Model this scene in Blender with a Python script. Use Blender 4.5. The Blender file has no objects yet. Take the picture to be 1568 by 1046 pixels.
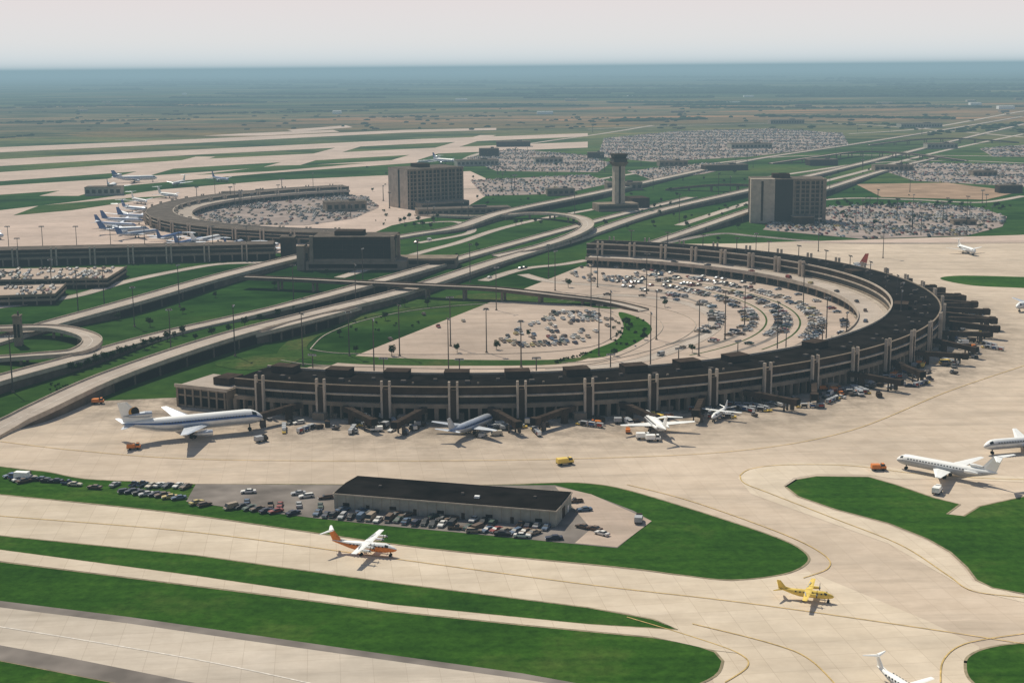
import bpy, math, random
from mathutils import Vector, Matrix
from mathutils.geometry import tessellate_polygon
random.seed(7)
R=random.random
def U(a,b): return a+(b-a)*R()
scene=bpy.context.scene
COL=scene.collection
# ------------------------------------------------------------------ camera
H=137.0; F=2177.8
cam_d=bpy.data.cameras.new("camera"); cam=bpy.data.objects.new("camera",cam_d); COL.objects.link(cam)
cam_d.lens=50; cam_d.sensor_width=36; cam_d.clip_start=1; cam_d.clip_end=400000
ROT=Matrix.Rotation(math.radians(90-10.89),3,'X')@Matrix.Rotation(math.radians(-0.5),3,'Z')
cam.matrix_world=Matrix.Translation((0,0,H))@ROT.to_4x4()
scene.camera=cam
# converts image pixel coordinates, cast through the camera, to metres on the airfield
def G(u,v,z=0.0):
    d=ROT@Vector(((u-784)/F,-(v-522.5)/F,-1.0))
    t=(z-H)/d.z
    return (d.x*t,d.y*t)
# ------------------------------------------------------------------ world + sun
SAZ=math.radians(-32); SEL=math.radians(50)   # azimuth from +Y towards +X
w=bpy.data.worlds.new("World"); scene.world=w; w.use_nodes=True
nt=w.node_tree; bg=nt.nodes["Background"]
sky=nt.nodes.new("ShaderNodeTexSky"); sky.sky_type='NISHITA'; sky.sun_disc=False
sky.sun_elevation=SEL; sky.sun_rotation=SAZ; sky.air_density=1.0; sky.dust_density=1.5; sky.ozone_density=1.0
tc=nt.nodes.new("ShaderNodeTexCoord"); sx=nt.nodes.new("ShaderNodeSeparateXYZ"); nt.links.new(tc.outputs['Generated'],sx.inputs[0])
hz=nt.nodes.new("ShaderNodeValToRGB"); e=hz.color_ramp.elements
e[0].position=0.0; e[0].color=(9.2,10.0,10.4,1); e[1].position=0.05; e[1].color=(10.0,9.15,9.1,1)
e2=e.new(0.018); e2.color=(9.9,9.8,9.7,1)
nt.links.new(sx.outputs[2],hz.inputs[0])
mr=nt.nodes.new("ShaderNodeMapRange"); mr.inputs[1].default_value=0.055; mr.inputs[2].default_value=0.32; mr.inputs[3].default_value=1; mr.inputs[4].default_value=0
mr.interpolation_type='SMOOTHSTEP'; nt.links.new(sx.outputs[2],mr.inputs[0])
mx=nt.nodes.new("ShaderNodeMix"); mx.data_type='RGBA'; nt.links.new(mr.outputs[0],mx.inputs[0]); nt.links.new(sky.outputs[0],mx.inputs[6]); nt.links.new(hz.outputs[0],mx.inputs[7])
nt.links.new(mx.outputs[2],bg.inputs[0])
bg.inputs[1].default_value=0.08
sd=bpy.data.lights.new("sun","SUN"); so=bpy.data.objects.new("sun",sd); COL.objects.link(so)
sd.energy=5.0; sd.angle=math.radians(0.5); sd.color=(1.0,0.93,0.79)
tosun=Vector((math.sin(SAZ)*math.cos(SEL),math.cos(SAZ)*math.cos(SEL),math.sin(SEL)))
so.rotation_euler=tosun.to_track_quat('Z','Y').to_euler()
so.location=(0,0,500)
scene.view_settings.view_transform='Standard'
try: scene.view_settings.look='None'
except: pass
# ------------------------------------------------------------------ materials
class Sh:
    def __init__(s,d): s.inputs={'Base Color':d.inputs['Color']}
def base(name,rough=0.8):
    m=bpy.data.materials.new(name); m.use_nodes=True
    n=m.node_tree; b=n.nodes["Principled BSDF"]
    if rough>=.75:
        n.nodes.remove(b); d=n.nodes.new("ShaderNodeBsdfDiffuse"); d.inputs['Roughness'].default_value=0.3
        n.links.new(d.outputs[0],n.nodes["Material Output"].inputs['Surface']); return m,n,Sh(d)
    b.inputs['Roughness'].default_value=rough
    if 'Specular IOR Level' in b.inputs: b.inputs['Specular IOR Level'].default_value=0.25 if rough<.6 else 0.04
    return m,n,b
def c4(c): return (c[0],c[1],c[2],1)
def pos(n,scale=(1,1,1),rot=0):
    g=n.nodes.new("ShaderNodeNewGeometry"); mp=n.nodes.new("ShaderNodeMapping")
    n.links.new(g.outputs['Position'],mp.inputs['Vector']); mp.inputs['Scale'].default_value=scale
    mp.inputs['Rotation'].default_value=(0,0,rot)
    return mp.outputs[0]
def noise(n,vec,scale,detail=3,rough=0.6):
    t=n.nodes.new("ShaderNodeTexNoise"); t.inputs['Scale'].default_value=scale
    t.inputs['Detail'].default_value=detail; t.inputs['Roughness'].default_value=rough
    n.links.new(vec,t.inputs['Vector']); return t.outputs[0]
def ramp(n,fac,stops):
    r=n.nodes.new("ShaderNodeValToRGB"); e=r.color_ramp.elements
    while len(e)<len(stops): e.new(0.5)
    for i,(p,c) in enumerate(stops): e[i].position=p; e[i].color=c4(c) if len(c)==3 else c
    n.links.new(fac,r.inputs[0]); return r.outputs[0]
def mix(n,fac,a,b,mode='MIX'):
    m=n.nodes.new("ShaderNodeMix"); m.data_type='RGBA'; m.blend_type=mode
    for s,val in ((0,fac),(6,a),(7,b)):
        if hasattr(val,'links') or hasattr(val,'is_output'): n.links.new(val,m.inputs[s])
        else: m.inputs[s].default_value=val if s==0 else c4(val)
    return m.outputs[2]
def mth(n,op,a,b=None,clamp=False):
    m=n.nodes.new("ShaderNodeMath"); m.operation=op; m.use_clamp=clamp
    for i,v in enumerate((a,b)):
        if v is None: continue
        if hasattr(v,'is_output'): n.links.new(v,m.inputs[i])
        else: m.inputs[i].default_value=v
    return m.outputs[0]
def plain(name,c,rough=0.8,var=0.12,sc=0.3,metal=0):
    m,n,b=base(name,rough)
    f=noise(n,pos(n),sc,2)
    lo=tuple(x*(1-var) for x in c); hi=tuple(min(1,x*(1+var)) for x in c)
    n.links.new(ramp(n,f,[(0.3,lo),(0.7,hi)]),b.inputs['Base Color'])
    if metal: b.inputs['Metallic'].default_value=metal
    return m
def concrete(name,c,joint=7.6,rot=-0.13,stain=0.35,dark=(0.22,0.18,0.14),gates=False,jc=.5):
    m,n,b=base(name,0.85)
    p=pos(n)
    f1=noise(n,p,0.012,3,0.6); f2=noise(n,p,0.12,4,0.68)
    col=ramp(n,f1,[(0.3,tuple(x*0.87 for x in c)),(0.7,tuple(min(.82,x*1.1) for x in c))])
    col=mix(n,0.6,col,ramp(n,f2,[(0.25,(0.74,0.71,0.68)),(0.7,(1,1,1))]),'MULTIPLY')
    bt=n.nodes.new("ShaderNodeTexBrick"); bt.offset=0.0; bt.squash=1
    n.links.new(pos(n,(1,1,1),rot),bt.inputs['Vector'])
    bt.inputs['Scale'].default_value=1.0; bt.inputs['Brick Width'].default_value=joint; bt.inputs['Row Height'].default_value=joint
    bt.inputs['Mortar Size'].default_value=0.09; bt.inputs['Mortar Smooth'].default_value=0.5
    bt.inputs['Color1'].default_value=(1,1,1,1); bt.inputs['Color2'].default_value=(0.92,0.91,0.89,1); bt.inputs['Mortar'].default_value=(0.68,0.64,0.60,1)
    col=mix(n,jc,col,bt.outputs[0],'MULTIPLY')
    f3=noise(n,pos(n,(0.015,0.12,1),rot),1.0,4,0.7)
    sf=ramp(n,f3,[(0.48,(0,0,0)),(0.78,(1,1,1))])
    col=mix(n,mth(n,'MULTIPLY',sf,stain),col,dark)
    f4=noise(n,pos(n,(0.02,0.03,1),.4),1.0,4,0.72)
    col=mix(n,mth(n,'MULTIPLY',ramp(n,f4,[(0.50,(0,0,0)),(0.62,(1,1,1))]),stain*.8),col,tuple(x*.60 for x in c))
    if gates:
        # oil and rubber staining around the aircraft stands
        g=n.nodes.new("ShaderNodeNewGeometry"); s=n.nodes.new("ShaderNodeVectorMath"); s.operation='DISTANCE'
        n.links.new(g.outputs['Position'],s.inputs[0]); s.inputs[1].default_value=(-15,792,0)
        d=mth(n,'DIVIDE',mth(n,'SUBTRACT',s.outputs['Value'],244),64.0)
        r_=ramp(n,d,[(0.0,(1,1,1)),(0.3,(.8,.8,.8)),(1.0,(0,0,0))])
        f5=noise(n,p,0.09,5,0.72)
        col=mix(n,mth(n,'MULTIPLY',r_,mth(n,'MULTIPLY',ramp(n,f5,[(0.4,(.2,.2,.2)),(0.6,(1,1,1))]),.8)),col,(0.13,0.105,0.085))
    n.links.new(col,b.inputs['Base Color']); return m
def grassmat(name,c1,c2,c3):
    m,n,b=base(name,0.9)
    p=pos(n)
    f1=noise(n,p,0.025,5,0.7); f2=noise(n,p,0.35,4,0.75)
    col=ramp(n,f1,[(0.3,c1),(0.52,c2),(0.7,c3)])
    col=mix(n,0.85,col,ramp(n,f2,[(0.25,(0.42,0.46,0.42)),(0.75,(1.35,1.28,1.2))]),'MULTIPLY')
    wv=noise(n,pos(n,(0.004,0.22,1),-0.13),1.0,3,0.5)
    col=mix(n,0.7,col,ramp(n,wv,[(0.35,(0.72,0.76,0.72)),(0.65,(1.2,1.12,1.0))]),'MULTIPLY')
    n.links.new(col,b.inputs['Base Color']); return m
M={}
M['conc']=concrete('apron_concrete',(0.67,0.555,0.435),gates=True,stain=.42,jc=.5)
M['conc2']=concrete('taxiway_concrete',(0.75,0.64,0.50),stain=0.27,jc=.7)
M['runway']=concrete('runway_concrete',(0.66,0.58,0.48),stain=0.4,jc=.6)
M['lotc']=concrete('lot_concrete',(0.58,0.465,0.375),joint=5.5,stain=0.45,jc=.3)
M['roadc']=concrete('road_concrete',(0.55,0.47,0.395),joint=4.0,stain=0.35,jc=.3)
M['farconc']=concrete('far_concrete',(0.66,0.52,0.43),joint=15,stain=0.3,jc=.2)
M['asph']=plain('asphalt',(0.105,0.095,0.088),0.9,0.3,0.15)
M['asphl']=plain('asphalt_worn',(0.23,0.20,0.175),0.9,0.3,0.08)
M['lotfar']=plain('lot_far',(0.34,0.275,0.24),0.9,0.25,0.05)
M['dirt']=plain('dirt',(0.36,0.245,0.165),0.95,0.25,0.03)
M['grass']=grassmat('grass',(0.024,0.075,0.010),(0.038,0.108,0.014),(0.075,0.135,0.028))
M['grass2']=grassmat('grass_dry',(0.030,0.076,0.016),(0.056,0.108,0.028),(0.13,0.130,0.054))
M['yel']=plain('yellow_paint',(0.58,0.42,0.17),0.8,0.3,0.4)
M['whl']=plain('white_paint_marking',(0.72,0.66,0.58),0.8,0.2,0.6)
M['joint']=plain('edge_seal',(0.30,0.25,0.16),0.8,0.3,0.4)
M['beige']=plain('precast_concrete',(0.255,0.205,0.155),0.8,0.22,0.15)
M['beigeL']=plain('precast_light',(0.46,0.39,0.315),0.8,0.18,0.2)
M['brown']=plain('brown_concrete',(0.060,0.044,0.034),0.8,0.3,0.2)
M['retain']=plain('retaining_wall',(0.14,0.11,0.085),0.8,0.35,0.12)
M['roof']=plain('roof_bitumen',(0.014,0.012,0.011),0.95,0.5,0.1)
M['roofg']=plain('roof_gravel',(0.14,0.115,0.095),0.9,0.25,0.15)
M['glass']=plain('dark_glass',(0.010,0.009,0.010),0.35,0.2,0.2)
M['recess']=plain('shaded_opening',(0.016,0.013,0.011),0.8,0.4,0.2)  # near-black colour stands in for the shade inside openings
M['wall']=plain('metal_cladding',(0.33,0.32,0.27),0.8,0.14,0.4)
M['white']=plain('white_paint',(0.80,0.80,0.77),0.35,0.04,0.3)
M['grey']=plain('grey_paint',(0.34,0.35,0.36),0.4,0.1,0.3)
M['silver']=plain('bare_aluminium',(0.50,0.53,0.57),0.35,0.1,0.5,0.5)
M['blue']=plain('blue_paint',(0.05,0.10,0.25),0.4)
M['red']=plain('red_paint',(0.40,0.05,0.03),0.4)
M['orange']=plain('orange_paint',(0.62,0.19,0.03),0.4)
M['gold']=plain('gold_paint',(0.50,0.26,0.05),0.4)
M['yellow']=plain('yellow_gloss',(0.70,0.50,0.10),0.4)
M['black']=plain('black_rubber',(0.02,0.02,0.02),0.8)
M['steel']=plain('galvanised_steel',(0.11,0.095,0.085),0.8)
M['trunk']=plain('bark',(0.09,0.065,0.045),0.9)
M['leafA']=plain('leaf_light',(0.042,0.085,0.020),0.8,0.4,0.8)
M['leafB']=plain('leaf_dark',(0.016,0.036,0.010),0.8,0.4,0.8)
M['farleaf']=plain('far_leaf',(0.036,0.056,0.028),0.9,0.4,0.01)
M['farleaf2']=plain('far_leaf_brown',(0.070,0.065,0.040),0.9,0.4,0.01)
M['farleaf3']=plain('far_leaf_haze_tint',(0.036,0.058,0.042),0.9,0.3,0.005)  # distance haze painted into the leaf colour as a bluish tint
CARC={'white':(0.60,0.58,0.54),'cream':(0.45,0.40,0.31),'silver':(0.34,0.34,0.34),'brown':(0.11,0.070,0.045),'red':(0.22,0.035,0.028),
 'blue':(0.07,0.11,0.17),'navy':(0.02,0.026,0.05),'green':(0.045,0.075,0.055),'black':(0.02,0.02,0.02),'tan':(0.27,0.21,0.15),'lblue':(0.22,0.29,0.34),'yellow':(0.42,0.33,0.12)}
for k,c in CARC.items(): M['car_'+k]=plain('car_paint_'+k,c,0.45,0.03,0.5)
M['cglass']=plain('car_glass',(0.03,0.035,0.04),0.3)
# ground
def ground_mat():
    m,n,b=base('ground',0.95)
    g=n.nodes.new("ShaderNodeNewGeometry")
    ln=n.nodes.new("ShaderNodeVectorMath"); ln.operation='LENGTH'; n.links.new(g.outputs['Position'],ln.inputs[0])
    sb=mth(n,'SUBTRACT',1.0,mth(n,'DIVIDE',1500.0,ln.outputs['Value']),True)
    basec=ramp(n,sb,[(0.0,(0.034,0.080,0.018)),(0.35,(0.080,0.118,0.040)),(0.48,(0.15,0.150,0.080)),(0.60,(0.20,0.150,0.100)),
        (0.70,(0.16,0.130,0.085)),(0.78,(0.090,0.105,0.062)),(0.90,(0.060,0.085,0.055)),(1.0,(0.050,0.085,0.065))])  # farthest stops carry a faint haze tint painted into the land
    vo=n.nodes.new("ShaderNodeTexVoronoi"); n.links.new(pos(n,(0.0009,0.0020,1),0.25),vo.inputs['Vector']); vo.inputs['Scale'].default_value=1.0
    hsv=ramp(n,vo.outputs['Color'],[(0.1,(0.55,0.8,0.65)),(0.5,(1.0,1.0,1.0)),(0.9,(1.5,1.12,0.95))])
    basec=mix(n,0.8,basec,hsv,'MULTIPLY')
    f=noise(n,pos(n,(0.0025,0.006,1)),1.0,5,0.72)
    basec=mix(n,0.95,basec,ramp(n,f,[(0.40,(0.36,0.50,0.44)),(0.50,(0.95,1,1)),(0.62,(1.4,1.2,1.0))]),'MULTIPLY')
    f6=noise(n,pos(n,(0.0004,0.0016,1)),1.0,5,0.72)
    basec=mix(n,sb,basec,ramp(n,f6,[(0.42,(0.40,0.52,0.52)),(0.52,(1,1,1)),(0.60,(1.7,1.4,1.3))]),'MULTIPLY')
    f2=noise(n,pos(n),0.06,4,0.7)
    basec=mix(n,0.8,basec,ramp(n,f2,[(0.3,(0.55,0.62,0.52)),(0.7,(1.35,1.25,1.15))]),'MULTIPLY')
    n.links.new(basec,b.inputs['Base Color']); return m
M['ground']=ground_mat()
# ------------------------------------------------------------------ mesh builder
class MB:
    def __init__(s): s.v=[];s.f=[];s.m=[];s.mats=[]
    def mi(s,k):
        if k not in s.mats: s.mats.append(k)
        return s.mats.index(k)
    def add(s,vs,fs,k,T=None):
        o=len(s.v)
        for p in vs:
            if T is not None: p=T@Vector(p)
            s.v.append((p[0],p[1],p[2]))
        i=s.mi(k) if isinstance(k,str) else None
        for j,f in enumerate(fs):
            s.f.append(tuple(o+x for x in f)); s.m.append(i if i is not None else s.mi(k[j]))
    def box(s,x0,x1,y0,y1,z0,z1,k,T=None,tx=0,ty=0):
        vs=[(x0,y0,z0),(x1,y0,z0),(x1,y1,z0),(x0,y1,z0),(x0+tx,y0+ty,z1),(x1-tx,y0+ty,z1),(x1-tx,y1-ty,z1),(x0+tx,y1-ty,z1)]
        s.add(vs,[(0,3,2,1),(4,5,6,7),(0,1,5,4),(1,2,6,5),(2,3,7,6),(3,0,4,7)],k,T)
    def cyl(s,p0,p1,r0,r1,n,k,T=None,cap=True):
        p0=Vector(p0);p1=Vector(p1);d=(p1-p0).normalized()
        a=d.orthogonal().normalized();b=d.cross(a)
        vs=[];
        for p,r in((p0,r0),(p1,r1)):
            for i in range(n):
                t=2*math.pi*i/n; q=p+a*(r*math.cos(t))+b*(r*math.sin(t)); vs.append(tuple(q))
        fs=[(i,(i+1)%n,n+(i+1)%n,n+i) for i in range(n)]
        if cap: fs+= [tuple(range(n-1,-1,-1)),tuple(range(n,2*n))]
        s.add(vs,fs,k,T)
    def arc(s,cx,cy,r0,r1,z0,z1,a0,a1,n,k,top=None):
        vs=[]
        for i in range(n+1):
            a=math.radians(a0+(a1-a0)*i/n); c,si=math.cos(a),math.sin(a)
            vs+=[(cx+r0*c,cy+r0*si,z0),(cx+r1*c,cy+r1*si,z0),(cx+r1*c,cy+r1*si,z1),(cx+r0*c,cy+r0*si,z1)]
        fs=[];ks=[]
        top=top or k
        for i in range(n):
            o=4*i
            fs+=[(o,o+4,o+5,o+1),(o+1,o+5,o+6,o+2),(o+2,o+6,o+7,o+3),(o+3,o+7,o+4,o)]; ks+=[k,k,top,k]
        fs+=[(0,1,2,3),(4*n+3,4*n+2,4*n+1,4*n)]; ks+=[k,k]
        s.add(vs,fs,ks)
    def obj(s,name,smooth=False,loc=None,rz=0):
        me=bpy.data.meshes.new(name); me.from_pydata(s.v,[],s.f)
        for k in s.mats: me.materials.append(M[k])
        me.polygons.foreach_set('material_index',s.m)
        if smooth: me.polygons.foreach_set('use_smooth',[True]*len(s.f))
        me.update()
        o=bpy.data.objects.new(name,me); COL.objects.link(o)
        if loc: o.location=loc
        o.rotation_euler=(0,0,rz)
        return o
def inst(name,me,loc,rz=0,sc=1):
    o=bpy.data.objects.new(name,me); COL.objects.link(o); o.location=loc; o.rotation_euler=(0,0,rz)
    if sc!=1: o.scale=(sc,sc,sc)
    return o
def cr(pts,closed=False,n=8):
    out=[];L=len(pts)
    rng=range(L) if closed else range(L-1)
    for i in rng:
        if closed: p0,p1,p2,p3=pts[(i-1)%L],pts[i],pts[(i+1)%L],pts[(i+2)%L]
        else: p0,p1,p2,p3=pts[max(i-1,0)],pts[i],pts[i+1],pts[min(i+2,L-1)]
        for j in range(n):
            t=j/n
            out.append(tuple(0.5*((2*b)+(-a+c)*t+(2*a-5*b+4*c-d)*t*t+(-a+3*b-3*c+d)*t**3) for a,b,c,d in zip(p0,p1,p2,p3)))
    if not closed: out.append(tuple(pts[-1]))
    return out
ZC=[0]
def zi():
    ZC[0]+=1; return ZC[0]*0.0004
def sheet(name,px,z,k,smooth=False,world=False):
    if smooth: px=cr(px,True,6)
    z+=zi()
    w=[p if world else G(*p) for p in px]
    tri=tessellate_polygon([[Vector((a,b,0)) for a,b in w]])
    mb=MB(); fs=[]
    for t in tri:
        a,b,c=[w[i] for i in t]
        cr_=(b[0]-a[0])*(c[1]-a[1])-(b[1]-a[1])*(c[0]-a[0])
        fs.append(tuple(t) if cr_>0 else tuple(reversed(t)))
    mb.add([(a,b,z) for a,b in w],fs,k); return mb.obj(name),w
def normals(w):
    out=[]
    for i in range(len(w)):
        a=w[max(i-1,0)];b=w[min(i+1,len(w)-1)]
        d=Vector((b[0]-a[0],b[1]-a[1])); 
        if d.length<1e-6: d=Vector((1,0))
        d.normalize(); out.append((-d.y,d.x))
    return out
def ribbon(mb,w,width,z,k,off=0):
    N=normals(w);vs=[]
    zs=z if isinstance(z,list) else [z]*len(w)
    for (x,y),(nx,ny),zz in zip(w,N,zs):
        vs+=[(x+nx*(off+width/2),y+ny*(off+width/2),zz),(x+nx*(off-width/2),y+ny*(off-width/2),zz)]
    mb.add(vs,[(2*i+1,2*i+3,2*i+2,2*i) for i in range(len(w)-1)],k)
def wall(mb,w,off,thick,z0,z1,k,N=None):
    N=N or normals(w);vs=[]
    for i,((x,y),(nx,ny)) in enumerate(zip(w,N)):
        a=z0[i] if isinstance(z0,list) else z0; b=z1[i] if isinstance(z1,list) else z1
        for o,zz in((off-thick/2,a),(off+thick/2,a),(off+thick/2,b),(off-thick/2,b)):
            vs.append((x+nx*o,y+ny*o,zz))
    fs=[]
    for i in range(len(w)-1):
        o=4*i; fs+=[(o,o+4,o+5,o+1),(o+1,o+5,o+6,o+2),(o+2,o+6,o+7,o+3),(o+3,o+7,o+4,o)]
    n=4*(len(w)-1); fs+=[(0,1,2,3),(n+3,n+2,n+1,n)]
    mb.add(vs,fs,k)
def road(name,px,width,z=0.1,k='roadc',smooth=True,markings=True):
    w=[G(*p) for p in (cr(px,False,8) if smooth else px)]
    z+=zi()
    mb=MB(); ribbon(mb,w,width,z,k)
    wall(mb,w,width/2+0.15,0.3,0,z+0.15,'beigeL'); wall(mb,w,-width/2-0.15,0.3,0,z+0.15,'beigeL')
    if markings: ribbon(mb,w,0.25,z+0.02,'whl',0)
    mb.obj(name); return w
def deck(name,px,width,k='roadc',skirt=True,par='beigeL',side='retain'):
    p=cr(px,False,8); w=[G(a,b,h) for a,b,h in p]; zs=[h for a,b,h in p]
    mb=MB(); ribbon(mb,w,width,zs,k); 
    for s in(1,-1):
        wall(mb,w,s*(width/2+0.2),0.4,[z-1.2 for z in zs],[z+0.8 for z in zs],par)
    ribbon(mb,w,0.25,[z+0.02 for z in zs],'whl')
    N=normals(w)
    if skirt:
        for s in(1,-1): wall(mb,w,s*(width/2-0.3),0.5,0,[max(0.05,z-1.4) for z in zs],side)
        # dark panels paint under-deck shade onto the skirt along the high parts
        i=0
        while i<len(w):
            if zs[i]>5.2:
                j=i
                while j<len(w)-1 and zs[j+1]>5.2: j+=1
                if j-i>=1:
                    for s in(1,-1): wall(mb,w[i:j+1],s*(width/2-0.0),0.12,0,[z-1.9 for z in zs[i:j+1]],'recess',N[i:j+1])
                    for q in range(i,j+1,2):
                        x,y=w[q]; nx,ny=N[q]
                        for s in(1,-1): mb.cyl((x+nx*s*(width/2+.1),y+ny*s*(width/2+.1),0),(x+nx*s*(width/2+.1),y+ny*s*(width/2+.1),zs[q]-1.25),.6,.6,8,'retain')
                i=j+1
            else: i+=1
    else:
        ribbon(mb,w,width-0.2,[z-1.2 for z in zs],'brown')
        acc=0
        for i in range(1,len(w)):
            acc+=math.dist(w[i],w[i-1])
            if acc>24 and zs[i]>3:
                acc=0; x,y=w[i]; nx,ny=N[i]
                for s in(-.3,.3): mb.cyl((x+nx*width*s,y+ny*width*s,0),(x+nx*width*s,y+ny*width*s,zs[i]-1.2),0.8,0.8,8,'beige')
    mb.obj(name); return w,zs
# ------------------------------------------------------------------ haze layer over the whole plain
mb=MB(); mb.box(-150000,150000,-1900,150000,-3,158,'ground'); hzo=mb.obj('haze')
hm=bpy.data.materials.new('haze'); hm.use_nodes=True; n=hm.node_tree; n.nodes.clear()
out=n.nodes.new("ShaderNodeOutputMaterial"); ab=n.nodes.new("ShaderNodeVolumeAbsorption"); em=n.nodes.new("ShaderNodeEmission"); ad=n.nodes.new("ShaderNodeAddShader")
SG=1/8200.0
ab.inputs['Color'].default_value=(0,0,0,1); ab.inputs['Density'].default_value=SG
em.inputs['Color'].default_value=(0.27,0.40,0.46,1); em.inputs['Strength'].default_value=SG  # self-glow of the air stands in for scattered sunlight
n.links.new(ab.outputs[0],ad.inputs[0]); n.links.new(em.outputs[0],ad.inputs[1]); n.links.new(ad.outputs[0],out.inputs['Volume'])
hzo.data.materials.clear(); hzo.data.materials.append(hm)
# ------------------------------------------------------------------ ground, aprons, grass
Z1,Z2,Z3,Z4=0.04,0.10,0.16,0.22
mb=MB(); S=160000
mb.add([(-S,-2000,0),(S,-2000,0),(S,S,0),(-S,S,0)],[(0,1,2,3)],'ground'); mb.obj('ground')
sheet('apron',[(-500,800),(-60,690),(0,665),(65,632),(140,614),(280,608),(480,560),(800,560),(930,500),(870,440),(905,398),(945,374),(1100,373),(1568,366),(2100,362),(2300,1350),(-700,1350)],Z1,'conc')
sheet('lower_taxiway',[(-500,720),(0,757),(260,785),(470,815),(660,842),(945,870),(1120,890),(1240,875),(1300,900),(1420,950),(1500,990),(1478,1100),(1100,1100),(1085,985),(960,938),(600,891),(300,850),(0,819),(-500,780)],0.07,'conc2')
def grass(px,k='grass',sm=True,edge=True):
    if sm: px=cr(px,True,6)
    o,w=sheet('grass',px,Z2,k)
    if edge:
        m2=MB(); w2=w+[w[0],w[1]]; ribbon(m2,w2,0.7,Z2+0.04+zi(),'joint'); m2.obj('pavement_edge')
    return w
gi=[(-400,660),(0,714),(70,722),(130,733),(230,738),(300,741),(420,741),(600,742),(760,742),(850,739),(900,740),(960,750),(1080,786),(1190,823),(1232,845),(1236,862),(1200,879),(1120,888),(1040,880),(945,868),(660,840),(470,814),(260,784),(0,757),(-400,715)]
grass(cr(gi[:-1],False,5),sm=False)
grass([(-400,790),(0,820),(300,850),(600,892),(900,930),(1000,948),(1038,964),(900,956),(600,926),(300,882),(0,842),(-400,800)],sm=False)
gC=[(1107,1012),(1095,1035),(1040,1060),(1000,1075)]
grass([(-400,812),(0,860),(200,885),(400,910),(600,936),(800,957),(1000,976),(1060,986),(1095,998)]+cr(gC,False,4)+[(960,1060),(880,1047),(800,1032),(600,1004),(400,975),(200,946),(0,921),(-400,878)],sm=False)
grass([(-400,960),(0,1011),(180,1046),(300,1075),(300,1300),(-600,1300)],sm=False)
grass([(1203,745),(1220,734),(1250,729),(1330,730),(1372,742),(1430,762),(1470,772),(1450,787),(1476,790),(1500,775),(1568,760),(1700,740),(1700,935),(1568,909),(1520,900),(1495,888),(1480,868),(1455,845),(1420,825),(1360,801),(1280,780),(1222,760)],sm=False)
grass([(1478,1015),(1490,1000),(1520,990),(1568,984),(1700,975),(1750,1100),(1560,1080),(1490,1045)])
grass([(1440,427),(1470,422),(1568,424),(1650,426),(1650,446),(1568,441),(1490,437)],edge=False)
def strip(name,px,width,z,k,sm=True,off=0):
    w=[G(*p) for p in (cr(px,False,8) if sm else px)]
    m2=MB(); ribbon(m2,w,width,z+zi(),k,off); return m2.obj(name)
sheet('service_path',[(-400,800),(0,842),(300,882),(600,926),(900,956),(1038,965),(1110,985),(1130,1000),(1095,996),(1000,975),(800,956),(600,935),(400,909),(200,884),(0,859),(-400,811)],Z3,'conc2')
sheet('runway',[(-400,890),(0,930),(200,955),(400,984),(600,1012),(800,1040),(900,1055),(1100,1100),(400,1100),(300,1046),(100,1006),(0,988),(-400,930)],Z3,'runway')
sheet('runway_shoulder',[(-400,878),(0,920),(200,945),(400,974),(600,1003),(800,1031),(960,1060),(900,1055),(800,1040),(600,1012),(400,984),(200,955),(0,930),(-400,890)],Z3,'asphl')
sheet('runway_shoulder',[(-400,930),(0,988),(100,1006),(300,1046),(400,1100),(300,1100),(180,1046),(0,1011),(-400,960)],Z3,'asphl')
for px in ([(-100,780),(0,790),(300,815),(600,855),(900,895),(1100,918),(1250,938),(1500,975),(1650,1000)],
           [(1290,1060),(1240,1010),(1180,985),(1060,955)],
           [(1133,728),(1150,718),(1200,712),(1300,713),(1400,725),(1500,732),(1600,735)],
           [(1133,728),(1140,740),(1180,756),(1280,795),(1380,835),(1450,880),(1490,905),(1568,915)],
           [(960,742),(1060,768),(1200,818),(1262,850),(1268,870),(1230,885)],
           [(0,676),(120,690),(300,703),(600,706),(900,702),(1133,690),(1300,660),(1450,600),(1568,560)],
           [(1440,1045),(1445,1010),(1480,985),(1568,970)],
           [(1110,1045),(1145,1020),(1130,1000),(1060,975),(960,945)]):
    strip('taxi_line',px,0.35,Z4,'yel')
strip('runway_centre_line',[(-100,950),(0,960),(300,1010),(500,1052)],0.5,Z4,'whl')
sheet('taxi_fillet',[(1130,732),(1142,720),(1200,708),(1300,708),(1400,720),(1568,730),(1568,738),(1440,733),(1372,733),(1330,727),(1250,726),(1215,732),(1200,744),(1215,760),(1280,783),(1360,804),(1420,828),(1452,848),(1476,870),(1490,890),(1568,912),(1568,922),(1480,902),(1440,878),(1360,832),(1260,796),(1150,756)],0.085,'conc2')
# ------------------------------------------------------------------ hangar lot
sheet('parking_lot',[(285,768),(300,741),(420,742),(600,743),(850,743),(905,757),(970,782),(998,798),(975,815),(945,839),(850,830),(700,815),(600,806),(480,793),(380,781)],Z3,'asphl')
sheet('parking_lot',[(850,745),(905,757),(998,798),(945,838),(880,832),(905,810)],Z4,'lotc')
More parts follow.
